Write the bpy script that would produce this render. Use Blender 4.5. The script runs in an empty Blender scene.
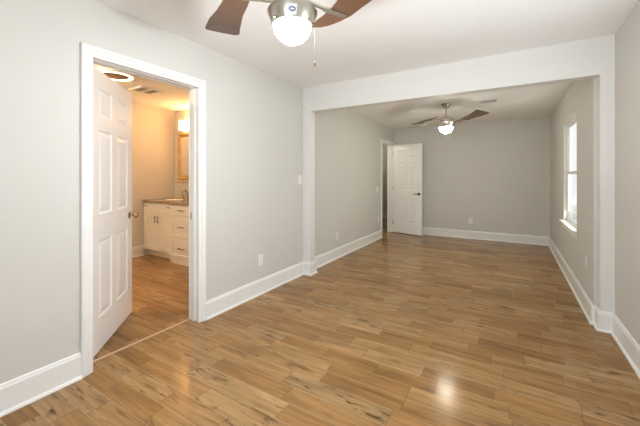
import bpy, bmesh, math, random
from mathutils import Vector, Matrix

random.seed(4)
S = bpy.context.scene
COL = S.collection
PI = math.pi

# ------------------------------------------------------------------ camera
CAM_H = 1.26
YAW = 0.543                     # looks this far to the left of +Y (the room's depth)
F_PX, HORIZON = 317.6, 176.9
cam_data = bpy.data.cameras.new('camera')
cam = bpy.data.objects.new('camera', cam_data)
COL.objects.link(cam)
cam.location = (0, 0, CAM_H)
cam.rotation_euler = (PI / 2, 0, YAW)
cam_data.sensor_width = 36
cam_data.lens = F_PX / 640 * 36
cam_data.shift_y = (HORIZON - 213) / 640
cam_data.clip_start = 0.02
S.camera = cam

# ------------------------------------------------------------------ view, world, daylight
S.view_settings.view_transform = 'Standard'
S.view_settings.look = 'None'
S.view_settings.gamma = 1
S.view_settings.use_curve_mapping = False
S.view_settings.exposure = 0.13
S.cycles.diffuse_bounces = 8
S.cycles.sample_clamp_indirect = 6

world = bpy.data.worlds.new('sky')
S.world = world
world.use_nodes = True
bg = world.node_tree.nodes['Background']
bg.inputs['Color'].default_value = (0.96, 0.97, 1.0, 1)
bg.inputs['Strength'].default_value = 1.5


def area(name, loc, rot, sx, sy, power, color):
    d = bpy.data.lights.new(name, 'AREA')
    d.shape = 'RECTANGLE'; d.size = sx; d.size_y = sy
    d.energy = power; d.color = color
    o = bpy.data.objects.new(name, d); COL.objects.link(o)
    o.location = loc; o.rotation_euler = rot
    return o


# daylight standing in the near room's window openings (added area lamps, tilted up to brighten the ceiling)
area('daylight_near_window', (0.85, 1.95, 1.31), (0, PI / 2 + 0.60, 0), 1.35, 1.30, 25.0, (0.84, 0.92, 1.0))
area('daylight_back_window', (-0.20, -0.99, 1.31), (PI / 2 + 0.2, 0, 0), 1.65, 1.35, 29.0, (0.84, 0.92, 1.0))
area('daylight_far_window', (0.80, 4.87, 1.31), (0, PI / 2 + 0.3, 0), 1.30, 1.00, 11.5, (0.97, 0.97, 0.88))
# the far window also takes in the sky itself, guided by a portal
portal = area('far_window_portal', (0.695, 4.87, 1.31), (0, PI / 2, 0), 1.3, 1.0, 1, (1, 1, 1))
portal.data.cycles.is_portal = True
# fill light added in the bathroom out of view, without a fixture
bath_d = bpy.data.lights.new('bathroom_fill', 'POINT'); bath_d.energy = 50; bath_d.shadow_soft_size = 0.12; bath_d.color = (1.0, 0.73, 0.46)
bath = bpy.data.objects.new('bathroom_fill', bath_d); COL.objects.link(bath); bath.location = (-3.9, 0.95, 2.2)
# two unseen fill lights added in the hall behind the far door
hall_d = bpy.data.lights.new('hall_fill', 'POINT'); hall_d.energy = 5; hall_d.shadow_soft_size = 0.1; hall_d.color = (1.0, 0.88, 0.7)
hall = bpy.data.objects.new('hall_fill', hall_d); COL.objects.link(hall); hall.location = (-2.62, 9.0, 2.15)
entry_d = hall_d.copy(); entry_d.name = 'hall_entry_fill'; entry_d.energy = 10  # unseen fill added to brighten the open door leaf
entry = bpy.data.objects.new('hall_entry_fill', entry_d); COL.objects.link(entry); entry.location = (-3.0, 6.15, 2.05)

# ------------------------------------------------------------------ materials
def mat(name, color, rough=0.5, metal=0.0, spec=0.5):
    m = bpy.data.materials.new(name); m.use_nodes = True
    b = m.node_tree.nodes['Principled BSDF']
    b.inputs['Base Color'].default_value = (*color, 1)
    b.inputs['Roughness'].default_value = rough
    b.inputs['Metallic'].default_value = metal
    b.inputs['Specular IOR Level'].default_value = spec
    return m


def nod(m, t, **kw):
    n = m.node_tree.nodes.new(t)
    for k, v in kw.items():
        setattr(n, k, v)
    return n


def textured(name, c1, c2, scale, rough, bump=0.0, bscale=200, metal=0.0, stretch=(1, 1, 1), spec=0.5):
    """two tones mixed by noise, with a fine bump"""
    m = mat(name, c1, rough, metal, spec)
    nt = m.node_tree; b = nt.nodes['Principled BSDF']; L = nt.links.new
    tc = nod(m, 'ShaderNodeTexCoord'); mp = nod(m, 'ShaderNodeMapping')
    mp.inputs['Scale'].default_value = stretch
    L(tc.outputs['Object'], mp.inputs['Vector'])
    n = nod(m, 'ShaderNodeTexNoise'); n.inputs['Scale'].default_value = scale
    n.inputs['Detail'].default_value = 6
    L(mp.outputs[0], n.inputs['Vector'])
    r = nod(m, 'ShaderNodeValToRGB')
    r.color_ramp.elements[0].position = 0.3; r.color_ramp.elements[0].color = (*c1, 1)
    r.color_ramp.elements[1].position = 0.7; r.color_ramp.elements[1].color = (*c2, 1)
    L(n.outputs['Fac'], r.inputs['Fac']); L(r.outputs['Color'], b.inputs['Base Color'])
    if bump:
        n2 = nod(m, 'ShaderNodeTexNoise'); n2.inputs['Scale'].default_value = bscale
        n2.inputs['Detail'].default_value = 3
        L(mp.outputs[0], n2.inputs['Vector'])
        bp = nod(m, 'ShaderNodeBump'); bp.inputs['Strength'].default_value = bump
        bp.inputs['Distance'].default_value = 0.002
        L(n2.outputs['Fac'], bp.inputs['Height']); L(bp.outputs['Normal'], b.inputs['Normal'])
    return m


def emitter(name, color, strength):
    m = mat(name, color, 0.3)
    b = m.node_tree.nodes['Principled BSDF']
    b.inputs['Emission Color'].default_value = (*color, 1)
    b.inputs['Emission Strength'].default_value = strength
    return m


def plank_floor(name):
    m = mat(name, (0.4, 0.25, 0.13), 0.2, 0.0, 0.13)
    nt = m.node_tree; b = nt.nodes['Principled BSDF']; L = nt.links.new

    def M(op, a, b_=None, c=None):
        n = nod(m, 'ShaderNodeMath', operation=op)
        for i, x in enumerate((a, b_, c)):
            if x is None: continue
            if isinstance(x, (int, float)): n.inputs[i].default_value = x
            else: L(x, n.inputs[i])
        return n.outputs[0]

    def white(v, dims='1D'):
        n = nod(m, 'ShaderNodeTexWhiteNoise', noise_dimensions=dims)
        L(v, n.inputs['W' if dims == '1D' else 'Vector'])
        return n

    def vec(x, y, z=0.0):
        n = nod(m, 'ShaderNodeCombineXYZ')
        for i, q in enumerate((x, y, z)):
            if isinstance(q, (int, float)): n.inputs[i].default_value = q
            else: L(q, n.inputs[i])
        return n.outputs[0]

    geo = nod(m, 'ShaderNodeTexCoord')
    sep = nod(m, 'ShaderNodeSeparateXYZ'); L(geo.outputs['Object'], sep.inputs[0])
    X, Y = sep.outputs[0], sep.outputs[1]
    W = 0.124
    yr = M('DIVIDE', M('ADD', Y, 20.03), W)
    row = M('FLOOR', yr); fy = M('FRACT', yr)
    r1 = white(row).outputs['Value']
    length = M('ADD', M('MULTIPLY', r1, 0.40), 0.34)
    off = M('MULTIPLY', white(M('ADD', row, 71.3)).outputs['Value'], 3.0)
    xu = M('DIVIDE', M('ADD', M('ADD', X, 20.0), off), length)
    idx = M('FLOOR', xu); fx = M('FRACT', xu)
    pid = vec(row, idx)
    wn = white(pid, '2D')
    tone = wn.outputs['Value']
    tsep = nod(m, 'ShaderNodeSeparateColor'); L(wn.outputs['Color'], tsep.inputs[0])
    # board tone
    r = nod(m, 'ShaderNodeValToRGB')
    cr = r.color_ramp
    stops = [(0.0, (0.255, 0.136, 0.051)), (0.2, (0.295, 0.160, 0.062)), (0.45, (0.330, 0.184, 0.073)),
             (0.7, (0.352, 0.206, 0.088)), (0.88, (0.385, 0.236, 0.108)), (1.0, (0.310, 0.194, 0.090))]
    while len(cr.elements) < len(stops): cr.elements.new(0.5)
    for e, (p, c) in zip(cr.elements, stops): e.position = p; e.color = (*c, 1)
    L(tone, r.inputs['Fac'])
    ox = M('MULTIPLY', tsep.outputs[1], 37.0); oy = M('MULTIPLY', tsep.outputs[2], 53.0)
    # long grain
    g = nod(m, 'ShaderNodeTexNoise'); g.inputs['Scale'].default_value = 1.0
    g.inputs['Detail'].default_value = 7; g.inputs['Roughness'].default_value = 0.62
    g.inputs['Distortion'].default_value = 0.6
    L(vec(M('ADD', M('MULTIPLY', X, 2.6), ox), M('ADD', M('MULTIPLY', Y, 42.0), oy)), g.inputs['Vector'])
    gr = nod(m, 'ShaderNodeMapRange'); gr.inputs['From Min'].default_value = 0.25; gr.inputs['From Max'].default_value = 0.75
    gr.inputs['To Min'].default_value = 0.66; gr.inputs['To Max'].default_value = 1.26
    L(g.outputs['Fac'], gr.inputs['Value'])
    # broader streaks running along each board
    h = nod(m, 'ShaderNodeTexNoise'); h.inputs['Scale'].default_value = 1.0
    h.inputs['Detail'].default_value = 3; h.inputs['Distortion'].default_value = 0.4
    L(vec(M('ADD', M('MULTIPLY', X, 1.9), oy), M('ADD', M('MULTIPLY', Y, 13.0), ox)), h.inputs['Vector'])
    hr = nod(m, 'ShaderNodeMapRange'); hr.inputs['From Min'].default_value = 0.3; hr.inputs['From Max'].default_value = 0.7
    hr.inputs['To Min'].default_value = 0.76; hr.inputs['To Max'].default_value = 1.2
    L(h.outputs['Fac'], hr.inputs['Value'])
    # dark mineral streaks and knots
    k = nod(m, 'ShaderNodeTexNoise'); k.inputs['Scale'].default_value = 1.0
    k.inputs['Detail'].default_value = 5; k.inputs['Roughness'].default_value = 0.6; k.inputs['Distortion'].default_value = 0.9
    L(vec(M('ADD', M('MULTIPLY', X, 5.0), oy), M('ADD', M('MULTIPLY', Y, 24.0), ox)), k.inputs['Vector'])
    kr = nod(m, 'ShaderNodeValToRGB')
    kr.color_ramp.elements[0].position = 0.565; kr.color_ramp.elements[0].color = (0, 0, 0, 1)
    kr.color_ramp.elements[1].position = 0.67; kr.color_ramp.elements[1].color = (1, 1, 1, 1)
    L(k.outputs['Fac'], kr.inputs['Fac'])
    # only some boards carry strong marks
    kstr = M('MULTIPLY', kr.outputs['Color'], M('MULTIPLY_ADD', M('POWER', tsep.outputs[0], 2.2), 0.95, 0.07))
    mx = nod(m, 'ShaderNodeMix', data_type='RGBA', blend_type='MULTIPLY'); mx.inputs[0].default_value = 1.0
    L(r.outputs['Color'], mx.inputs[6]); L(M('MULTIPLY', gr.outputs['Result'], hr.outputs['Result']), mx.inputs[7])
    mk = nod(m, 'ShaderNodeMix', data_type='RGBA'); L(kstr, mk.inputs[0])
    L(mx.outputs[2], mk.inputs[6]); mk.inputs[7].default_value = (0.070, 0.034, 0.014, 1)
    # board edges: bevel highlights painted pale along the length, dark joints at the ends
    ey = M('MULTIPLY', M('MINIMUM', fy, M('SUBTRACT', 1.0, fy)), W)
    ex = M('MULTIPLY', M('MINIMUM', fx, M('SUBTRACT', 1.0, fx)), length)

    def edge(v, a_, b_):
        n = nod(m, 'ShaderNodeMapRange', interpolation_type='SMOOTHSTEP')
        n.inputs['From Min'].default_value = a_; n.inputs['From Max'].default_value = b_
        n.inputs['To Min'].default_value = 1.0; n.inputs['To Max'].default_value = 0.0
        L(v, n.inputs['Value']); return n.outputs['Result']
    sl, se = edge(ey, 0.0008, 0.0032), edge(ex, 0.0008, 0.0030)
    m1 = nod(m, 'ShaderNodeMix', data_type='RGBA'); L(M('MULTIPLY', sl, 0.5), m1.inputs[0])
    L(mk.outputs[2], m1.inputs[6]); m1.inputs[7].default_value = (0.50, 0.35, 0.20, 1)
    ms = nod(m, 'ShaderNodeMix', data_type='RGBA'); L(M('MULTIPLY', se, 0.6), ms.inputs[0])
    L(m1.outputs[2], ms.inputs[6]); ms.inputs[7].default_value = (0.13, 0.075, 0.035, 1)
    sm = M('MAXIMUM', sl, se)
    L(ms.outputs[2], b.inputs['Base Color'])
    rr = nod(m, 'ShaderNodeMapRange'); rr.inputs['To Min'].default_value = 0.10; rr.inputs['To Max'].default_value = 0.24
    L(g.outputs['Fac'], rr.inputs['Value']); L(rr.outputs['Result'], b.inputs['Roughness'])
    bp = nod(m, 'ShaderNodeBump'); bp.inputs['Strength'].default_value = 0.25; bp.inputs['Distance'].default_value = 0.0012
    hh = M('SUBTRACT', M('MULTIPLY', g.outputs['Fac'], 0.25), sm)
    L(hh, bp.inputs['Height']); L(bp.outputs['Normal'], b.inputs['Normal'])
    return m


def glass_pane(name):
    m = bpy.data.materials.new(name); m.use_nodes = True
    nt = m.node_tree; nt.nodes.clear()
    out = nod(m, 'ShaderNodeOutputMaterial'); mix = nod(m, 'ShaderNodeMixShader')
    t = nod(m, 'ShaderNodeBsdfTransparent'); g = nod(m, 'ShaderNodeBsdfGlossy'); g.inputs['Roughness'].default_value = 0.02
    t.inputs['Color'].default_value = (0.95, 0.97, 0.96, 1)
    fr = nod(m, 'ShaderNodeFresnel'); fr.inputs['IOR'].default_value = 1.45
    hf = nod(m, 'ShaderNodeMath', operation='MULTIPLY'); hf.inputs[1].default_value = 0.4
    nt.links.new(fr.outputs[0], hf.inputs[0]); nt.links.new(hf.outputs[0], mix.inputs[0]); nt.links.new(t.outputs[0], mix.inputs[1])
    nt.links.new(g.outputs[0], mix.inputs[2]); nt.links.new(mix.outputs[0], out.inputs[0])
    return m


M_WALL = textured('greige_wall_paint', (0.610, 0.602, 0.572), (0.625, 0.617, 0.587), 1.5, 0.65, 0.12, 260)
M_CEIL = textured('white_ceiling_paint', (0.88, 0.875, 0.865), (0.89, 0.885, 0.875), 1.2, 0.8, 0.15, 180)
M_TRIM = mat('white_semigloss_trim', (0.82, 0.82, 0.81), 0.30)
M_HEAD = mat('off_white_opening_paint', (0.745, 0.74, 0.715), 0.5)
M_DOOR = mat('white_door_paint', (0.865, 0.86, 0.845), 0.28)
M_FLOOR = plank_floor('hardwood_planks')
M_STRIP = textured('light_wood_strip', (0.55, 0.37, 0.22), (0.62, 0.44, 0.28), 8, 0.3, stretch=(8, 1, 1))
M_NICKEL = textured('brushed_nickel', (0.60, 0.56, 0.50), (0.68, 0.64, 0.58), 6, 0.27, metal=1.0, stretch=(1, 1, 30))
M_DARKMETAL = mat('dark_bronze_metal', (0.10, 0.08, 0.06), 0.35, 1.0)
M_BRASS = mat('warm_satin_metal', (0.52, 0.40, 0.26), 0.25, 1.0)
M_BLADE = textured('walnut_blade', (0.058, 0.028, 0.014), (0.100, 0.049, 0.025), 3.0, 0.36, stretch=(3, 14, 3))
M_PLASTIC = mat('white_plastic', (0.82, 0.81, 0.78), 0.35)
M_SLOT = mat('dark_slot', (0.03, 0.03, 0.03), 0.6)
M_GREYPL = mat('grey_vent_metal', (0.42, 0.40, 0.37), 0.45)
M_BOWL = emitter('lit_frosted_bowl', (0.97, 0.97, 0.97), 215.0)
M_BOWL2 = emitter('lit_frosted_bowl_dim', (1.0, 0.93, 0.74), 96.0)
M_RING = emitter('lit_ring_diffuser', (1.0, 0.74, 0.50), 3.2)
M_BAR = emitter('lit_bath_bar', (1.0, 0.51, 0.18), 24.0)
M_BROWN = textured('bronze_brown_plate', (0.16, 0.09, 0.035), (0.2, 0.115, 0.05), 10, 0.45)
M_CAB = mat('white_cabinet_paint', (0.78, 0.75, 0.70), 0.35)
M_STONE = textured('brown_granite', (0.14, 0.09, 0.055), (0.46, 0.35, 0.25), 60, 0.12)
M_GOLD = textured('gilded_frame_wood', (0.42, 0.26, 0.10), (0.60, 0.40, 0.17), 14, 0.4)
M_MIRROR = mat('mirror_silver', (0.92, 0.92, 0.92), 0.02, 1.0)
M_PORCELAIN = mat('white_porcelain', (0.85, 0.84, 0.82), 0.1)
M_GLASS = glass_pane('window_glass')
M_VINYL = mat('white_vinyl_sash', (0.82, 0.81, 0.79), 0.35)
M_BLUE = mat('blue_ink', (0.03, 0.06, 0.28), 0.4)
M_LABEL = mat('white_sticker', (0.85, 0.86, 0.9), 0.4)
M_BOUNCE = textured('pale_bounce_ground', (0.62, 0.60, 0.56), (0.70, 0.68, 0.64), 4, 0.9)

# ------------------------------------------------------------------ mesh helpers
def obj(name, bm, material, parent=None, loc=None, rot=None, smooth=False, bevel=0.0, kind=None):
    bmesh.ops.recalc_face_normals(bm, faces=bm.faces[:])
    me = bpy.data.meshes.new(name); bm.to_mesh(me); bm.free()
    for mm in (material if isinstance(material, (list, tuple)) else [material]):
        me.materials.append(mm)
    if smooth:
        for p in me.polygons: p.use_smooth = True
        try: me.set_sharp_from_angle(angle=math.radians(38))
        except Exception: pass
    o = bpy.data.objects.new(name, me); COL.objects.link(o)
    if parent: o.parent = parent
    if loc: o.location = loc
    if rot: o.rotation_euler = rot
    if bevel:
        md = o.modifiers.new('bevel', 'BEVEL'); md.width = bevel; md.segments = 2; md.limit_method = 'ANGLE'
    if kind: o['kind'] = kind
    return o


def thing(name, label, cat, loc=(0, 0, 0), rotz=0.0, group=None):
    o = bpy.data.objects.new(name, None); COL.objects.link(o)
    o.empty_display_size = 0.1
    o.location = loc; o.rotation_euler = (0, 0, rotz)
    return tag(o, label, cat, group)


def tag(o, label, cat, group=None):
    o['label'] = label; o['category'] = cat
    if group: o['group'] = group
    return o


def box(bm, x0, x1, y0, y1, z0, z1):
    v = [bm.verts.new(p) for p in ((x0, y0, z0), (x1, y0, z0), (x1, y1, z0), (x0, y1, z0),
                                   (x0, y0, z1), (x1, y0, z1), (x1, y1, z1), (x0, y1, z1))]
    for f in ((0, 3, 2, 1), (4, 5, 6, 7), (0, 1, 5, 4), (1, 2, 6, 5), (2, 3, 7, 6), (3, 0, 4, 7)):
        bm.faces.new([v[i] for i in f])
    return bm


def B(*boxes):
    bm = bmesh.new()
    for b in boxes: box(bm, *b)
    return bm


def sweep(bm, prof, path, closed_prof=True):
    """prof(p, i) -> list of 3-D points for station i; stations joined, ends capped"""
    rings = [[bm.verts.new(q) for q in pts] for pts in path]
    n = len(rings[0])
    for a, b in zip(rings, rings[1:]):
        for i in range(n):
            j = (i + 1) % n
            bm.faces.new((a[i], a[j], b[j], b[i]))
    bm.faces.new(rings[0][::-1]); bm.faces.new(rings[-1])
    return bm


def lathe(bm, prof, n=32, sx=1.0, sy=1.0, M=None):
    """prof: (r, z) from one end to the other; r = 0 closes"""
    rings = []
    for r, z in prof:
        if r < 1e-6:
            p = Vector((0, 0, z)); rings.append([bm.verts.new(M @ p if M else p)])
        else:
            rg = []
            for i in range(n):
                a = 2 * PI * i / n
                p = Vector((r * math.cos(a) * sx, r * math.sin(a) * sy, z)); rg.append(bm.verts.new(M @ p if M else p))
            rings.append(rg)
    for a, b in zip(rings, rings[1:]):
        if len(a) == 1 and len(b) == 1: continue
        for i in range(n):
            j = (i + 1) % n
            if len(a) == 1: bm.faces.new((a[0], b[i], b[j]))
            elif len(b) == 1: bm.faces.new((a[i], a[j], b[0]))
            else: bm.faces.new((a[i], a[j], b[j], b[i]))
    return bm


def tube(bm, pts, r, n=10):
    pts = [Vector(p) for p in pts]
    rings = []
    for i, p in enumerate(pts):
        t = ((pts[min(i + 1, len(pts) - 1)] - pts[max(i - 1, 0)])).normalized()
        up = Vector((0, 0, 1)) if abs(t.z) < 0.95 else Vector((1, 0, 0))
        a = t.cross(up).normalized(); b = t.cross(a).normalized()
        rr = r[i] if isinstance(r, (list, tuple)) else r
        rings.append([bm.verts.new(p + a * rr * math.cos(2 * PI * k / n) + b * rr * math.sin(2 * PI * k / n)) for k in range(n)])
    for a, b in zip(rings, rings[1:]):
        for i in range(n):
            j = (i + 1) % n
            bm.faces.new((a[i], a[j], b[j], b[i]))
    bm.faces.new(rings[0][::-1]); bm.faces.new(rings[-1])
    return bm


def prism(bm, outline, z0, z1, zf=None):
    """extrude a 2-D outline; zf(x, y) adds a height"""
    f = zf or (lambda x, y: 0.0)
    lo = [bm.verts.new((x, y, z0 + f(x, y))) for x, y in outline]
    hi = [bm.verts.new((x, y, z1 + f(x, y))) for x, y in outline]
    n = len(outline)
    bm.faces.new(lo[::-1]); bm.faces.new(hi)
    for i in range(n):
        j = (i + 1) % n
        bm.faces.new((lo[i], lo[j], hi[j], hi[i]))
    return bm


AX_X = Matrix.Rotation(PI / 2, 4, 'Y')      # lathe axis z -> x
AX_Y = Matrix.Rotation(-PI / 2, 4, 'X')     # lathe axis z -> y


def struct(name, bm, material, parent=None, **kw):
    return obj(name, bm, material, parent, kind=None if parent else 'structure', **kw)


# ------------------------------------------------------------------ the rooms
XL, XR, XFR = -2.322, 0.712, 0.602       # left wall, right wall near, right wall far
Y0, YH, YH2, YB = -0.85, 3.42, 3.545, 7.150
XO, XQ, ZB = -2.216, 0.622, 2.10         # wide opening
C1, C2 = 2.41, 2.365
T = 0.12
BX, BY0, BY1 = -5.09, 0.25, 3.47         # bathroom
D1A, D1B, DZ1 = 0.994, 1.815, 2.040      # bathroom doorway
D2A, D2B, DZ2 = 6.355, 7.055, 1.985      # far doorway
HX, HY0, HY1 = -3.36, 5.3, 11.2          # hall behind the far door

struct('floor', B((XL - T, XR + T, Y0 - T, YB + T, -0.06, 0)), M_FLOOR)
struct('floor_bathroom', B((BX - T, XL - T, BY0 - T, BY1 + T, -0.06, 0)), M_FLOOR)
struct('floor_hall', B((HX - T, XL - T, HY0, HY1, -0.06, 0)), M_FLOOR)
struct('ceiling', B((XL - T, XR + T, Y0 - T, YH2, C1, C1 + 0.1)), M_CEIL)
struct('ceiling_far', B((XL - T, XR + T, YH2, YB + T, C2, C2 + 0.1)), M_CEIL)
struct('ceiling_bathroom', B((BX - T, XL - T, BY0 - T, BY1 + T, C1, C1 + 0.1)), M_CEIL)
struct('ceiling_hall', B((HX - T, XL - T, HY0, HY1, C2, C2 + 0.1)), M_CEIL)

struct('wall_left', B((XL - T, XL, Y0 - T, D1A - 0.02, 0, C1), (XL - T, XL, D1B + 0.02, YH2, 0, C1),
                      (XL - T, XL, D1A - 0.02, D1B + 0.02, DZ1 + 0.02, C1)), M_WALL)
struct('wall_left_far', B((XL - T, XL, YH2, D2A - 0.02, 0, C2), (XL - T, XL, D2B + 0.02, HY1, 0, C2),
                          (XL - T, XL, D2A - 0.02, D2B + 0.02, DZ2 + 0.02, C2)), M_WALL)
struct('wall_back_far', B((XL, XR + T, YB, YB + T, 0, C2)), M_WALL)
# wall behind the camera, with an unseen window opening placed for the light
bwx0, bwx1, wz0, wz1 = -0.97, 0.57, 0.66, 1.965
struct('wall_behind', B((XL, bwx0, Y0 - T, Y0, 0, C1), (bwx1, XR + T, Y0 - T, Y0, 0, C1),
                        (bwx0, bwx1, Y0 - T, Y0, 0, wz0), (bwx0, bwx1, Y0 - T, Y0, wz1, C1)), M_WALL)
nw0, nw1 = 1.33, 2.57
struct('wall_right', B((XR, XR + T, Y0, nw0, 0, C1), (XR, XR + T, nw1, YH2, 0, C1),
                       (XR, XR + T, nw0, nw1, 0, wz0), (XR, XR + T, nw0, nw1, wz1, C1)), M_WALL)
fw0, fw1 = 4.375, 5.37
XFO = XFR + 0.078
struct('wall_right_far', B((XFR, XFO, YH2, fw0, 0, C2), (XFR, XFO, fw1, YB, 0, C2),
                           (XFR, XFO, fw0, fw1, 0, wz0), (XFR, XFO, fw0, fw1, wz1, C2)), M_WALL)
# header and the two stubs of the wide opening
struct('wall_header', B((XL, XO, YH, YH2, 0, C1), (XQ, XR, YH, YH2, 0, C1), (XO, XQ, YH, YH2, ZB, C1)), M_HEAD)
# bathroom shell
struct('wall_bathroom_left', B((BX - T, BX, BY0 - T, BY1 + T, 0, C1)), M_WALL)
struct('wall_bathroom_vanity', B((BX, XL - T, BY1, BY1 + T * 0.6, 0, C1)), M_WALL)
struct('wall_bathroom_front', B((BX, XL - T, BY0 - T, BY0, 0, C1)), M_WALL)
# hall shell
struct('wall_hall_left', B((HX - T, HX, HY0, HY1, 0, C2)), M_WALL)
struct('wall_hall_end', B((HX, XL - T, HY1 - T, HY1, 0, C2)), M_WALL)
struct('wall_hall_near', B((HX, XL - T, HY0, HY0 + T, 0, C2)), M_WALL)

# ---- baseboards: a board with an eased top and a small shoe, run along a polyline on the floor
BH = 0.16
def baseboard(name, runs):
    bm = bmesh.new()
    prof = [(0.0, 0.0), (0.030, 0.0), (0.030, 0.006), (0.026, 0.014), (0.0165, 0.018), (0.016, 0.019),
            (0.016, BH - 0.022), (0.012, BH - 0.014), (0.010, BH - 0.004), (0.006, BH), (0.0, BH)]
    for run in runs:                      # the wall lies to the left of the run, the board grows to its right
        pts = [Vector(p) for p in run]
        st = []
        for i, p in enumerate(pts):
            d0 = (pts[i] - pts[i - 1]).normalized() if i > 0 else None
            d1 = (pts[i + 1] - pts[i]).normalized() if i < len(pts) - 1 else None
            n0 = Vector((d0.y, -d0.x)) if d0 else None
            n1 = Vector((d1.y, -d1.x)) if d1 else None
            if n0 is None: n = n1
            elif n1 is None: n = n0
            else:
                n = (n0 + n1); n = n / (n.length_squared / 2) if n.length > 1e-6 else n1
            st.append([(p.x + n.x * a, p.y + n.y * a, z) for a, z in prof])
        sweep(bm, None, st)
    return struct(name, bm, M_TRIM)

CW = 0.064                                 # casing width
baseboard('baseboard_left', [[(XL, Y0), (XL, D1A - CW)], [(XL, D1B + CW), (XL, YH), (XO, YH), (XO, YH2), (XL, YH2), (XL, D2A - CW)]])
baseboard('baseboard_back', [[(XL + 0.032, YB), (XFR, YB), (XFR, YH2), (XQ, YH2 - 0.001), (XQ, YH), (XR, YH), (XR, Y0)]])
baseboard('baseboard_behind', [[(XR - 0.03, Y0), (XL + 0.03, Y0)]])
baseboard('baseboard_bathroom', [[(XL - T, D1A - 0.09), (XL - T, BY0), (BX, BY0), (BX, 2.905)]])
baseboard('baseboard_hall', [[(HX, HY0 + T), (HX, HY1 - T), (XL - T, HY1 - T), (XL - T, D2B + 0.09)]])

# ---- door frames: jambs with stops, and moulded casings with mitred corners
def casing_bm(bm, x, sgn, ya, yb, zt):
    """casing on the plane x, growing towards sgn, round an opening ya..yb, top zt"""
    prof = [(-0.006, 0.0), (-0.006, 0.006), (0.002, 0.009), (0.014, 0.009), (0.018, 0.015), (0.038, 0.015),
            (0.043, 0.021), (CW - 0.004, 0.021), (CW, 0.016), (CW, 0.0)]
    corners = [(ya, 0.0, -1, 0), (ya, zt, -1, 1), (yb, zt, 1, 1), (yb, 0.0, 1, 0)]
    st = []
    for (y, z, dy, dz) in corners:
        st.append([(x + sgn * h, y + dy * a, z + dz * a) for a, h in prof])
    sweep(bm, None, st)

def door_frame(name, xa, xb, ya, yb, zt, stop_x):
    bm = bmesh.new()
    casing_bm(bm, xb, 1, ya, yb, zt); casing_bm(bm, xa, -1, ya, yb, zt)
    j = 0.019
    box(bm, xa, xb, ya - j, ya, 0, zt + j); box(bm, xa, xb, yb, yb + j, 0, zt + j); box(bm, xa, xb, ya, yb, zt, zt + j)
    s0, s1 = stop_x
    box(bm, s0, s1, ya, ya + 0.011, 0, zt); box(bm, s0, s1, yb - 0.011, yb, 0, zt); box(bm, s0, s1, ya, yb, zt - 0.007, zt)
    return struct(name, bm, M_TRIM)

trim1 = door_frame('trim_1', XL - T, XL, D1A, D1B, DZ1, (XL - T + 0.038, XL - T + 0.075))
trim2 = door_frame('trim_2', XL - T, XL, D2A, D2B, DZ2, (XL - 0.075, XL - 0.038))
obj('strike_plate', B((XL - T + 0.005, XL - T + 0.034, D1B - 0.0015, D1B + 0.001, 0.885, 0.945)), M_BRASS, trim1)
struct('trim_3', B((XL - T - 0.008, XL - T + 0.014, D1A, D1B, 0, 0.005)), M_STRIP, bevel=0.002)     # threshold strip

# ---- six-panel doors
def door_leaf_bm(w, h, t=0.035):
    bm = bmesh.new()
    st, mid = 0.115, 0.105
    pw = (w - 2 * st - mid) / 2
    xs = [0, st, st + pw, st + pw + mid, w - st, w]
    k = h / 2.03
    zs = [0, 0.235 * k, 0.80 * k, 0.985 * k, 1.60 * k, 1.70 * k, 1.905 * k, h]
    for side in (1, -1):
        y = side * t / 2
        for i in range(5):
            for j in range(7):
                if i in (1, 3) and j in (1, 3, 5):
                    x0, x1, z0, z1 = xs[i], xs[i + 1], zs[j], zs[j + 1]
                    prev = None
                    for ins, dep in ((0, 0), (0.010, 0.007), (0.020, 0.009), (0.048, 0.002)):
                        yy = y - side * dep
                        lp = [bm.verts.new(p) for p in ((x0 + ins, yy, z0 + ins), (x1 - ins, yy, z0 + ins),
                                                        (x1 - ins, yy, z1 - ins), (x0 + ins, yy, z1 - ins))]
                        if prev:
                            for a in range(4):
                                b = (a + 1) % 4
                                bm.faces.new((prev[a], prev[b], lp[b], lp[a]))
                        prev = lp
                    bm.faces.new(prev)
                else:
                    bm.faces.new([bm.verts.new(p) for p in ((xs[i], y, zs[j]), (xs[i + 1], y, zs[j]),
                                                            (xs[i + 1], y, zs[j + 1]), (xs[i], y, zs[j + 1]))])
    a, c = -t / 2, t / 2
    for q in (((0, a, 0), (0, c, 0), (0, c, h), (0, a, h)), ((w, a, 0), (w, c, 0), (w, c, h), (w, a, h)),
              ((0, a, 0), (w, a, 0), (w, c, 0), (0, c, 0)), ((0, a, h), (w, a, h), (w, c, h), (0, c, h))):
        bm.faces.new([bm.verts.new(p) for p in q])
    bmesh.ops.remove_doubles(bm, verts=bm.verts[:], dist=1e-5)
    return bm

def door(name, hinge, tip, w, h, z0):
    d = Vector(tip) - Vector(hinge)
    a = math.atan2(d.y, d.x)
    return struct(name, door_leaf_bm(w, h), M_DOOR, loc=(hinge[0], hinge[1], z0), rot=(0, 0, a)), a

door1, _ = door('door_1', (-2.464, 1.034), (-3.024, 1.603), 0.808, 2.018, 0.010)
door2, _ = door('door_2', (XL + 0.020, D2B + 0.004), (-1.652, 6.900), 0.69, 1.968, 0.012)

def knob_bm(side):
    bm = bmesh.new()
    R = Matrix.Rotation(-side * PI / 2, 4, 'X')
    pr = [(0, 0), (0.032, 0), (0.032, 0.004), (0.026, 0.009), (0.012, 0.011), (0.011, 0.030), (0.018, 0.036),
          (0.027, 0.046), (0.029, 0.056), (0.024, 0.066), (0.012, 0.072), (0, 0.073)]
    lathe(bm, pr, 24, M=R)
    return bm

for sd in (1, -1):
    obj('door_knob', knob_bm(sd), M_BRASS, door1, loc=(0.735, sd * 0.0175, 0.905), smooth=True)

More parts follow.
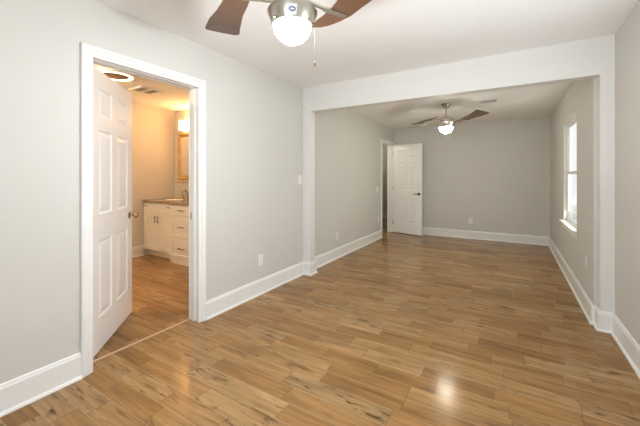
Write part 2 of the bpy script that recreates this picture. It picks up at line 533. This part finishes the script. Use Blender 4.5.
def lever_bm(side):
    bm = bmesh.new()
    R = Matrix.Rotation(-side * PI / 2, 4, 'X')
    lathe(bm, [(0, 0), (0.031, 0), (0.031, 0.005), (0.024, 0.010), (0.010, 0.012), (0.010, 0.050), (0, 0.051)], 24, M=R)
    y = side * 0.045
    tube(bm, [(0.012, y, 0), (-0.02, y, 0.001), (-0.06, y, 0.004), (-0.095, y, 0.0), (-0.112, y, -0.006)],
         [0.010, 0.011, 0.009, 0.008, 0.006], 12)
    return bm

for sd in (1, -1):
    obj('door_handle', lever_bm(sd), M_DARKMETAL, door2, loc=(0.63, sd * 0.0175, 0.88), smooth=True)

def hinge_bm(ysign):
    bm = bmesh.new()
    tube(bm, [(-0.004, ysign * 0.024, -0.045), (-0.004, ysign * 0.024, 0.045)], 0.006, 10)
    box(bm, -0.0015, 0.002, -0.014, 0.02, -0.044, 0.044) if ysign > 0 else box(bm, -0.0015, 0.002, -0.02, 0.014, -0.044, 0.044)
    return bm
for zz in (0.22, 1.0, 1.78):
    obj('hinge', hinge_bm(1), M_BRASS, door1, loc=(0, 0, zz))
    obj('hinge', hinge_bm(-1), M_NICKEL, door2, loc=(0, 0, zz))

# ---- windows: drywall returns, double-hung sashes, panes, wooden stool
def window_x(name, y0, y1, xw, xo):
    """window in a wall whose room face is x = xw, outdoors towards +x"""
    fr = bmesh.new()
    f = 0.028
    a, b = xo - 0.042, xo - 0.003
    box(fr, a, b, y0, y0 + f, wz0, wz1); box(fr, a, b, y1 - f, y1, wz0, wz1)
    box(fr, a, b, y0 + f, y1 - f, wz0, wz0 + f); box(fr, a, b, y0 + f, y1 - f, wz1 - f, wz1)
    w = struct(name, fr, M_VINYL, bevel=0.002)
    zm = (wz0 + wz1) / 2
    for (za, zb, xx) in ((wz0 + f, zm + 0.018, a + 0.003), (zm - 0.018, wz1 - f, a + 0.019)):
        s = bmesh.new(); g = 0.032
        box(s, xx, xx + 0.015, y0 + f, y0 + f + g, za, zb); box(s, xx, xx + 0.015, y1 - f - g, y1 - f, za, zb)
        box(s, xx, xx + 0.015, y0 + f + g, y1 - f - g, za, za + g); box(s, xx, xx + 0.015, y0 + f + g, y1 - f - g, zb - g, zb)
        so = obj('window_sash', s, M_VINYL, w)
        obj('pane', B((xx + 0.005, xx + 0.009, y0 + f + g, y1 - f - g, za + g, zb - g)), M_GLASS, so)
    sill = bmesh.new()
    prism(sill, [(xw - 0.045, y0 - 0.05), (xw - 0.0005, y0 - 0.05), (xw - 0.0005, y0 + 0.001), (a, y0 + 0.001), (a, y1 - 0.001),
                 (xw - 0.0005, y1 - 0.001), (xw - 0.0005, y1 + 0.05), (xw - 0.045, y1 + 0.05)], wz0, wz0 + 0.022)
    box(sill, *(xw - 0.016, xw - 0.0005, y0 - 0.03, y1 + 0.03, wz0 - 0.06, wz0 - 0.0002))
    obj('window_sill', sill, M_TRIM, w)
    return w

window_x('window_1', fw0, fw1, XFR, XFO)
window_x('window_2', nw0, nw1, XR, XR + T)
fr = bmesh.new(); f = 0.035
yo = Y0 - T
for q in ((bwx0, bwx0 + f, wz0, wz1), (bwx1 - f, bwx1, wz0, wz1), (bwx0 + f, bwx1 - f, wz0, wz0 + f), (bwx0 + f, bwx1 - f, wz1 - f, wz1),
          (bwx0 + f, bwx1 - f, 1.29, 1.33)):
    box(fr, q[0], q[1], yo + 0.004, yo + 0.05, q[2], q[3])
w3 = struct('window_3', fr, M_VINYL)
obj('window_sill', B((bwx0 - 0.05, bwx1 + 0.05, Y0, Y0 + 0.045, wz0, wz0 + 0.022)), M_TRIM, w3)
for za, zb in ((wz0 + f, 1.29), (1.33, wz1 - f)):
    obj('pane', B((bwx0 + f, bwx1 - f, yo + 0.02, yo + 0.024, za, zb)), M_GLASS, w3)

# ground outdoors, made pale to bounce daylight up through the windows
struct('ground', B((XR + T, 14, -8, 22, -0.35, -0.3)), M_BOUNCE)

# ------------------------------------------------------------------ ceiling fans
# blade outline about the hub (metres), swept like a propeller
OUTL = [(0.104, 0.250), (0.150, 0.243), (0.20, 0.216), (0.26, 0.166), (0.32, 0.100), (0.367, 0.022), (0.417, -0.055),
        (0.490, -0.150), (0.540, -0.236), (0.558, -0.270), (0.559, -0.290), (0.540, -0.314), (0.48, -0.372), (0.425, -0.420), (0.400, -0.428),
        (0.382, -0.412), (0.362, -0.340), (0.328, -0.240), (0.293, -0.140), (0.250, -0.050), (0.212, 0.040), (0.168, 0.120), (0.118, 0.190), (0.096, 0.228)]

def blade_z(x, y):
    p = (x + y) * 0.7071
    return -0.12 * (p - 0.15)

def make_fan(label, loc, rotz, bowl_mat, group, sticker, chains):
    t = thing('ceiling_fan', label, 'ceiling fan', loc, rotz, group)
    bm = bmesh.new()
    lathe(bm, [(0, 0), (0.072, 0), (0.072, -0.008), (0.060, -0.022), (0.034, -0.062), (0.022, -0.072), (0, -0.072)], 40)
    obj('canopy', bm, M_NICKEL, t, smooth=True)
    bm = bmesh.new(); lathe(bm, [(0, -0.070), (0.0125, -0.070), (0.0125, -0.186), (0.022, -0.190), (0.024, -0.206), (0, -0.206)], 20)
    obj('downrod', bm, M_NICKEL, t, smooth=True)
    bm = bmesh.new()
    lathe(bm, [(0, -0.204), (0.040, -0.204), (0.075, -0.212), (0.090, -0.226), (0.092, -0.274), (0.086, -0.278), (0, -0.278)], 48)
    obj('motor_housing', bm, M_NICKEL, t, smooth=True)
    bm = bmesh.new()
    lathe(bm, [(0, -0.276), (0.092, -0.276), (0.128, -0.280), (0.1315, -0.283), (0.1315, -0.288), (0.1025, -0.356), (0, -0.356)], 72)
    kit = obj('light_kit', bm, M_NICKEL, t, smooth=True)
    for a in (0.0, 2.2, 3.9):
        q = bmesh.new(); lathe(q, [(0, 0), (0.0045, 0), (0.0045, 0.010), (0, 0.011)], 10, M=AX_X)
        obj('screw', q, M_DARKMETAL, kit, loc=(0.110 * math.cos(a), 0.110 * math.sin(a), -0.343), rot=(0, 0, a))
    bm = bmesh.new()
    pr = [(0.096, -0.350)]
    for i in range(1, 13):
        u = i / 12 * PI / 2
        pr.append((0.098 * math.cos(u) ** 1.3, -0.356 - 0.098 * math.sin(u)))
    pr[-1] = (0, pr[-1][1])
    lathe(bm, pr, 48)
    obj('light_bowl', bm, bowl_mat, t, smooth=True)
    for k in range(2):
        rz = k * PI
        bl = obj('blade', prism(bmesh.new(), OUTL, -0.233, -0.227, blade_z), M_BLADE, t, rot=(0, 0, rz), bevel=0.0015)
        arm = bmesh.new()
        pts = [Vector((0.080, -0.004, 0)), Vector((0.160, 0.040, 0)), Vector((0.175, 0.050, 0)), Vector((0.288, 0.100, 0))]
        hw = [0.009, 0.010, 0.017, 0.017]
        n = Vector((-0.40, 0.92, 0))
        st = []
        for i, p in enumerate(pts):
            w = n * hw[i]
            a_, b_ = p - w, p + w
            za = -0.2335 + blade_z(a_.x, a_.y); zb = -0.2335 + blade_z(b_.x, b_.y)
            st.append([(a_.x, a_.y, za - 0.012), (b_.x, b_.y, zb - 0.012), (b_.x, b_.y, zb), (a_.x, a_.y, za)])
        sweep(arm, None, st)
        obj('blade_arm', arm, M_NICKEL, t, rot=(0, 0, rz), bevel=0.002)
    for ang, ln, fb in chains:
        c = bmesh.new()
        px, py = 0.118 * math.cos(ang), 0.118 * math.sin(ang)
        tube(c, [(px, py, -0.33), (px, py, -0.33 - ln)], 0.0005, 6)
        ch = obj('pull_chain', c, M_SLOT, t)
        q = bmesh.new(); lathe(q, [(0, 0), (0.003, -0.002), (0.0045, -0.012), (0.004, -fb), (0, -fb - 0.002)], 10)
        obj('pull_fob', q, M_DARKMETAL, ch, loc=(px, py, -0.33 - ln), smooth=True)
    if sticker is not None:
        s = bmesh.new()
        n = 24
        zc = -0.324
        def on_cone(a_, h_, lift):       # a point on the sloping skirt of the light kit
            r_ = 0.1315 + (0.1025 - 0.1315) * (h_ + 0.288) / (-0.356 + 0.288) + lift
            return (r_ * math.cos(a_), r_ * math.sin(a_), h_)
        for (lift, hw, hh, mi) in ((0.0005, 0.022, 0.022, 0), (0.0010, 0.017, 0.010, 1), (0.0015, 0.012, 0.0045, 0)):
            ctr = s.verts.new(on_cone(sticker, zc, lift))
            ring = []
            for i in range(n):
                u = 2 * PI * i / n
                cx_, cz_ = math.cos(u), math.sin(u)
                if mi == 0 and hh > 0.01:
                    m_ = max(abs(cx_), abs(cz_)); cx_, cz_ = cx_ / m_, cz_ / m_
                ring.append(s.verts.new(on_cone(sticker + hw * cx_ / 0.115, zc + hh * cz_, lift)))
            for i in range(n):
                fc = s.faces.new((ctr, ring[i], ring[(i + 1) % n])); fc.material_index = mi
        obj('oval_sticker', s, [M_LABEL, M_BLUE], t)
    return t

def at(lat, dep):                    # a point given in camera-aligned metres
    s, c = math.sin(YAW), math.cos(YAW)
    return (-s * dep + c * lat, c * dep + s * lat)

fx, fy = at(-0.146, 1.675)
make_fan('large near ceiling fan with oval sticker, cut off by the top of the photo', (fx, fy, C1), YAW, M_BOWL, 'two-blade ceiling fans',
         math.atan2(-fy, -fx) - YAW, ((0.06, 0.205, 0.030),))
fx2, fy2 = at(1.905, 4.80)
make_fan('smaller-looking ceiling fan in the far room, whole with rod and dark blades', (fx2, fy2, C2), YAW - 0.42, M_BOWL2, 'two-blade ceiling fans', None, ((-0.365, 0.185, 0.026), (-1.936, 0.185, 0.026)))

# ------------------------------------------------------------------ wall plates
def plate_bm():
    bm = bmesh.new(); box(bm, 0, 0.006, -0.036, 0.036, -0.058, 0.058); return bm

def outlet(label, loc, rotz):
    t = thing('wall_outlet', label, 'outlet', loc, rotz, 'duplex wall outlets')
    obj('cover_plate', plate_bm(), M_PLASTIC, t, bevel=0.002)
    for zz in (0.021, -0.021):
        bm = bmesh.new()
        lathe(bm, [(0, 0.0), (0.0165, 0.0), (0.0165, 0.0025), (0, 0.0025)], 20, M=Matrix.Translation((0.0055, 0, zz)) @ AX_X)
        r = obj('receptacle', bm, M_PLASTIC, t)
        obj('slot', B((0.0079, 0.0084, -0.0075, -0.005, zz - 0.003, zz + 0.007), (0.0079, 0.0084, 0.005, 0.0075, zz - 0.003, zz + 0.007)), M_SLOT, r)
    return t

def switch(label, loc, rotz):
    t = thing('light_switch', label, 'switch', loc, rotz, 'rocker light switches')
    obj('cover_plate', plate_bm(), M_PLASTIC, t, bevel=0.002)
    obj('rocker', B((0.005, 0.009, -0.016, 0.016, -0.033, 0.033)), M_PLASTIC, t, bevel=0.002)
    return t

outlet('white outlet low on the near left wall, right of the bathroom doorway', (XL, 2.605, 0.362), 0)
switch('white switch plate on the near left wall beside the wide opening', (XL, 3.345, 1.225), 0)
outlet('white outlet low on the far left wall, halfway to the open door', (XL, 4.355, 0.342), 0)
switch('white switch on the far left wall beside the open door casing', (XL, 6.085, 1.005), 0)
outlet('white outlet on the far left wall below the switch by the door', (XL, 6.14, 0.405), 0)
outlet('white outlet on the far back wall, the one facing the camera', (-0.72, YB, 0.36), -PI / 2)
outlet('white outlet on the far right wall between window and opening', (XFR, 3.85, 0.47), PI)
outlet('white outlet on the far right wall beyond the window near the back corner', (XFR, 6.55, 0.39), PI)

# ------------------------------------------------------------------ ceiling fittings
t = thing('ceiling_register', 'pale rectangular air register on the far room ceiling', 'air vent', (-0.285, 5.22, C2))
bm = B((-0.115, 0.115, -0.10, -0.075, -0.010, 0), (-0.115, 0.115, 0.075, 0.10, -0.010, 0), (-0.115, -0.09, -0.075, 0.075, -0.010, 0), (0.09, 0.115, -0.075, 0.075, -0.010, 0))
obj('frame', bm, M_PLASTIC, t, bevel=0.002)
for i in range(9):
    y = -0.066 + i * 0.0165
    bm = bmesh.new()
    sweep(bm, None, [[(xx, y - 0.006, -0.009), (xx, y + 0.005, -0.001), (xx, y + 0.006, -0.002), (xx, y - 0.005, -0.010)] for xx in (-0.09, 0.09)])
    obj('slat', bm, M_PLASTIC, t)
obj('backing', B((-0.09, 0.09, -0.075, 0.075, -0.0008, -0.0002)), M_GREYPL, t)

t = thing('smoke_detector', 'small round white detector on the far ceiling near the back wall', 'smoke detector', (-1.57, 6.88, C2))
bm = bmesh.new(); lathe(bm, [(0, 0), (0.066, 0), (0.066, -0.016), (0.056, -0.032), (0.030, -0.037), (0, -0.037)], 32)
obj('cover', bm, M_PLASTIC, t, smooth=True)
bm = bmesh.new(); lathe(bm, [(0, 0), (0.072, 0), (0.072, -0.006), (0, -0.006)], 32)
obj('mounting_plate', bm, M_PLASTIC, t, smooth=True)

t = thing('ring_ceiling_light', 'lit white ring light on the bathroom ceiling above the door', 'ceiling light', (-3.76, 1.84, C1))
bm = bmesh.new()
lathe(bm, [(0.138, -0.030), (0.143, -0.040), (0.156, -0.044), (0.170, -0.041), (0.176, -0.033), (0.138, -0.0295)], 56)
obj('ring_diffuser', bm, M_RING, t, smooth=True)
bm = bmesh.new()
lathe(bm, [(0.137, 0.0), (0.181, 0.0), (0.181, -0.033), (0.1765, -0.034), (0.1765, -0.029), (0.137, -0.029)], 56)
obj('light_shield_rim', bm, M_PLASTIC, t, smooth=True)  # rim added to keep the ring's light off the ceiling
bm = bmesh.new(); lathe(bm, [(0, 0), (0.1355, 0), (0.1355, -0.028), (0.128, -0.034), (0, -0.034)], 56)
obj('centre_plate', bm, M_BROWN, t, smooth=True)

t = thing('exhaust_vent', 'dark slotted exhaust vent on the bathroom ceiling', 'air vent', (-4.14, 2.41, C1))
bm = B((-0.15, 0.15, -0.15, -0.115, -0.014, 0), (-0.15, 0.15, 0.115, 0.15, -0.014, 0), (-0.15, -0.115, -0.115, 0.115, -0.014, 0),
       (0.115, 0.15, -0.115, 0.115, -0.014, 0), (-0.115, 0.115, -0.015, 0.015, -0.014, 0))
obj('frame', bm, M_CEIL, t, bevel=0.003)
for y0 in (-0.115, 0.015):
    for i in range(6):
        y = y0 + 0.009 + i * 0.0165
        obj('slat', B((-0.115, 0.115, y - 0.0025, y + 0.0025, -0.012, -0.003)), M_GREYPL, t)
obj('backing', B((-0.115, 0.115, -0.115, 0.115, -0.0012, -0.0002)), M_SLOT, t)

# ------------------------------------------------------------------ bathroom vanity
def pull_bm(L, vertical=False, proj=0.024):
    bm = bmesh.new()
    a = L / 2
    P = (lambda u, d: (0, -d, u)) if vertical else (lambda u, d: (u, -d, 0))
    tube(bm, [P(-a, proj), P(a, proj)], 0.0055, 10)
    for u in (-a * 0.78, a * 0.78): tube(bm, [P(u, 0), P(u, proj)], 0.0045, 8)
    return bm

def shaker_bm(x0, x1, z0, z1, y, rail=0.058):
    return B((x0, x0 + rail, y - 0.019, y, z0, z1), (x1 - rail, x1, y - 0.019, y, z0, z1),
             (x0 + rail, x1 - rail, y - 0.019, y, z0, z0 + rail), (x0 + rail, x1 - rail, y - 0.019, y, z1 - rail, z1),
             (x0 + rail, x1 - rail, y - 0.010, y, z0 + rail, z1 - rail))

SX0, SX1, SY = -5.086, -4.302, 2.925
t = thing('sink_cabinet', 'white two-door sink cabinet in the bathroom, left of the drawers', 'vanity cabinet', (SX0, SY, 0))
obj('carcass', B((0.0, SX1 - SX0, 0.0, BY1 - SY - 0.002, 0.10, 0.858), (0.0, SX1 - SX0, 0.075, BY1 - SY - 0.002, 0, 0.10)), M_CAB, t, bevel=0.002)
wid = SX1 - SX0
half = wid / 2
for x0, x1, hx in ((0.025, half - 0.003, half - 0.035), (half + 0.003, wid - 0.02, half + 0.035)):
    d = obj('cabinet_door', shaker_bm(x0, x1, 0.125, 0.675, 0), M_CAB, t, bevel=0.0015)
    obj('handle', pull_bm(0.10, True), M_DARKMETAL, d, loc=(hx, -0.019, 0.60))
d = obj('false_front', B((0.025, wid - 0.02, -0.019, 0, 0.70, 0.84)), M_CAB, t, bevel=0.003)
for hx in (0.10, wid - 0.065):
    obj('handle', pull_bm(0.085), M_DARKMETAL, d, loc=(hx, -0.019, 0.80))

DX0, DX1, DY = -4.300, -3.72, 2.865
t = thing('drawer_cabinet', 'white three-drawer bathroom cabinet standing forward of the sink cabinet', 'drawer cabinet', (DX0, DY, 0))
wd = DX1 - DX0
obj('carcass', B((0, wd, 0, BY1 - DY - 0.002, 0.0, 0.858)), M_CAB, t, bevel=0.002)
for z0, z1 in ((0.705, 0.845), (0.385, 0.690), (0.095, 0.370)):
    if z1 - z0 < 0.2:
        d = obj('drawer', B((0.025, wd - 0.02, -0.019, 0, z0, z1)), M_CAB, t, bevel=0.003)
    else:
        d = obj('drawer', shaker_bm(0.025, wd - 0.02, z0, z1, 0, 0.045), M_CAB, t, bevel=0.0015)
    obj('handle', pull_bm(0.12), M_DARKMETAL, d, loc=(wd * 0.50, -0.019, (z0 + z1) / 2 + 0.005))

# countertop with an oval cut for the basin
SKX, SKY, SKA, SKB = -4.680, 3.19, 0.205, 0.150
def counter_bm():
    bm = bmesh.new()
    xe = DX1 + 0.012
    out = [(BX + 0.002, SY - 0.035), (DX0 - 0.012, SY - 0.035), (DX0 - 0.012, DY - 0.035), (xe, DY - 0.035), (xe, BY1 - 0.002), (BX + 0.002, BY1 - 0.002)]
    n = 36
    inn = [(SKX + SKA * math.cos(2 * PI * i / n), SKY + SKB * math.sin(2 * PI * i / n)) for i in range(n)]
    rings = {}
    for z in (0.8585, 0.895):
        vo = [bm.verts.new((x, y, z)) for x, y in out]; vi = [bm.verts.new((x, y, z)) for x, y in inn]
        es = [bm.edges.new((vo[i], vo[(i + 1) % len(vo)])) for i in range(len(vo))] + [bm.edges.new((vi[i], vi[(i + 1) % n])) for i in range(n)]
        bmesh.ops.triangle_fill(bm, use_beauty=True, use_dissolve=False, edges=es)
        rings[z] = (vo, vi)
    for k in (0, 1):
        a, b = rings[0.8585][k], rings[0.895][k]
        for i in range(len(a)):
            j = (i + 1) % len(a); bm.faces.new((a[i], a[j], b[j], b[i]))
    return bm
ct = obj('countertop', counter_bm(), M_STONE)
tag(ct, 'brown stone worktop across the white bathroom cabinets', 'countertop')
bm = bmesh.new()
lathe(bm, [(1.0, 0.0), (0.97, -0.004), (0.93, -0.012), (0.86, -0.028)], 40, SKA * 0.99, SKB * 0.99)
lathe(bm, [(0.86, -0.028), (0.12, -0.0295), (0, -0.0295)], 40, SKA * 0.99, SKB * 0.99)
sk = obj('sink_basin', bm, M_PORCELAIN, loc=(SKX, SKY, 0.889), smooth=True)
tag(sk, 'white oval basin set into the brown stone worktop', 'sink')
q = bmesh.new(); lathe(q, [(0, -0.0005), (0.02, -0.0005), (0.022, -0.004), (0, -0.004)], 20)
obj('drain', q, M_BRASS, sk, loc=(0, 0, -0.025), smooth=True)

FX, FY = -4.645, 3.395
t = thing('faucet', 'warm metal two-handle faucet at the back of the worktop under the mirror', 'faucet', (FX, FY, 0.8955))
bm = bmesh.new()
lathe(bm, [(0, 0), (0.027, 0), (0.027, 0.006), (0.018, 0.014), (0.014, 0.03), (0, 0.03)], 20)
tube(bm, [(0, 0, 0.02), (0, 0, 0.10), (0, -0.010, 0.125), (0, -0.040, 0.142), (0, -0.080, 0.134), (0, -0.100, 0.110), (0, -0.103, 0.098)], [0.018, 0.017, 0.016, 0.015, 0.014, 0.014, 0.014], 12)
obj('spout', bm, M_BRASS, t, smooth=True)
for sx in (-0.1, 0.1):
    bm = bmesh.new()
    lathe(bm, [(0, 0), (0.025, 0), (0.025, 0.006), (0.015, 0.018), (0.013, 0.045), (0.017, 0.052), (0.012, 0.064), (0, 0.066)], 20)
    tube(bm, [(0, 0, 0.056), (sx * 0.35, -0.004, 0.062), (sx * 0.65, -0.008, 0.072)], [0.008, 0.007, 0.005], 10)
    obj('handle', bm, M_BRASS, t, loc=(sx, 0, 0), smooth=True)

# mirror with a broad gilded frame and a ledge at its foot
MX0, MX1, MZ0, MZ1 = -4.975, -4.36, 1.205, 2.025
t = thing('framed_mirror', 'gilt framed mirror on the bathroom wall over the sink', 'mirror', (MX0, BY1, MZ0))
mw, mh, fwid = MX1 - MX0, MZ1 - MZ0, 0.082
bm = bmesh.new()
st = []
prof = [(0, 0), (0, 0.018), (0.012, 0.030), (0.035, 0.034), (0.055, 0.024), (0.070, 0.022), (fwid, 0.012), (fwid, 0)]
cs = [(0, 0, 1, 1), (mw, 0, -1, 1), (mw, mh, -1, -1), (0, mh, 1, -1), (0, 0, 1, 1)]
rings = [[bm.verts.new((x + dx * a, -h - 0.001, z + dz * a)) for a, h in prof] for x, z, dx, dz in cs[:4]]
for i in range(4):
    a, b = rings[i], rings[(i + 1) % 4]
    for k in range(len(prof)):
        l = (k + 1) % len(prof); bm.faces.new((a[k], a[l], b[l], b[k]))
obj('frame', bm, M_GOLD, t)
obj('ledge', B((-0.012, mw + 0.012, -0.050, -0.001, -0.045, -0.028)), M_GOLD, t, bevel=0.004)
obj('mirror_glass', B((fwid - 0.006, mw - fwid + 0.006, -0.010, -0.004, fwid - 0.006, mh - fwid + 0.006)), M_MIRROR, t)

t = thing('vanity_light', 'glowing bath bar light above the gilt mirror', 'wall light', (-4.515, BY1, 2.137))
obj('back_plate', B((-0.30, 0.30, -0.022, -0.001, -0.055, 0.055)), M_NICKEL, t, bevel=0.003)
bm = bmesh.new()
st = []
for xx in (-0.295, 0.295):
    st.append([(xx, -0.0225 - 0.085 * math.sin(PI * i / 12), 0.088 * math.cos(PI * i / 12)) for i in range(13)])
sweep(bm, None, st)
obj('diffuser', bm, M_BAR, t, smooth=True)
for xx in (-0.302, 0.296):
    obj('end_cap', B((xx, xx + 0.006, -0.112, -0.022, -0.092, 0.092)), M_NICKEL, t, bevel=0.002)
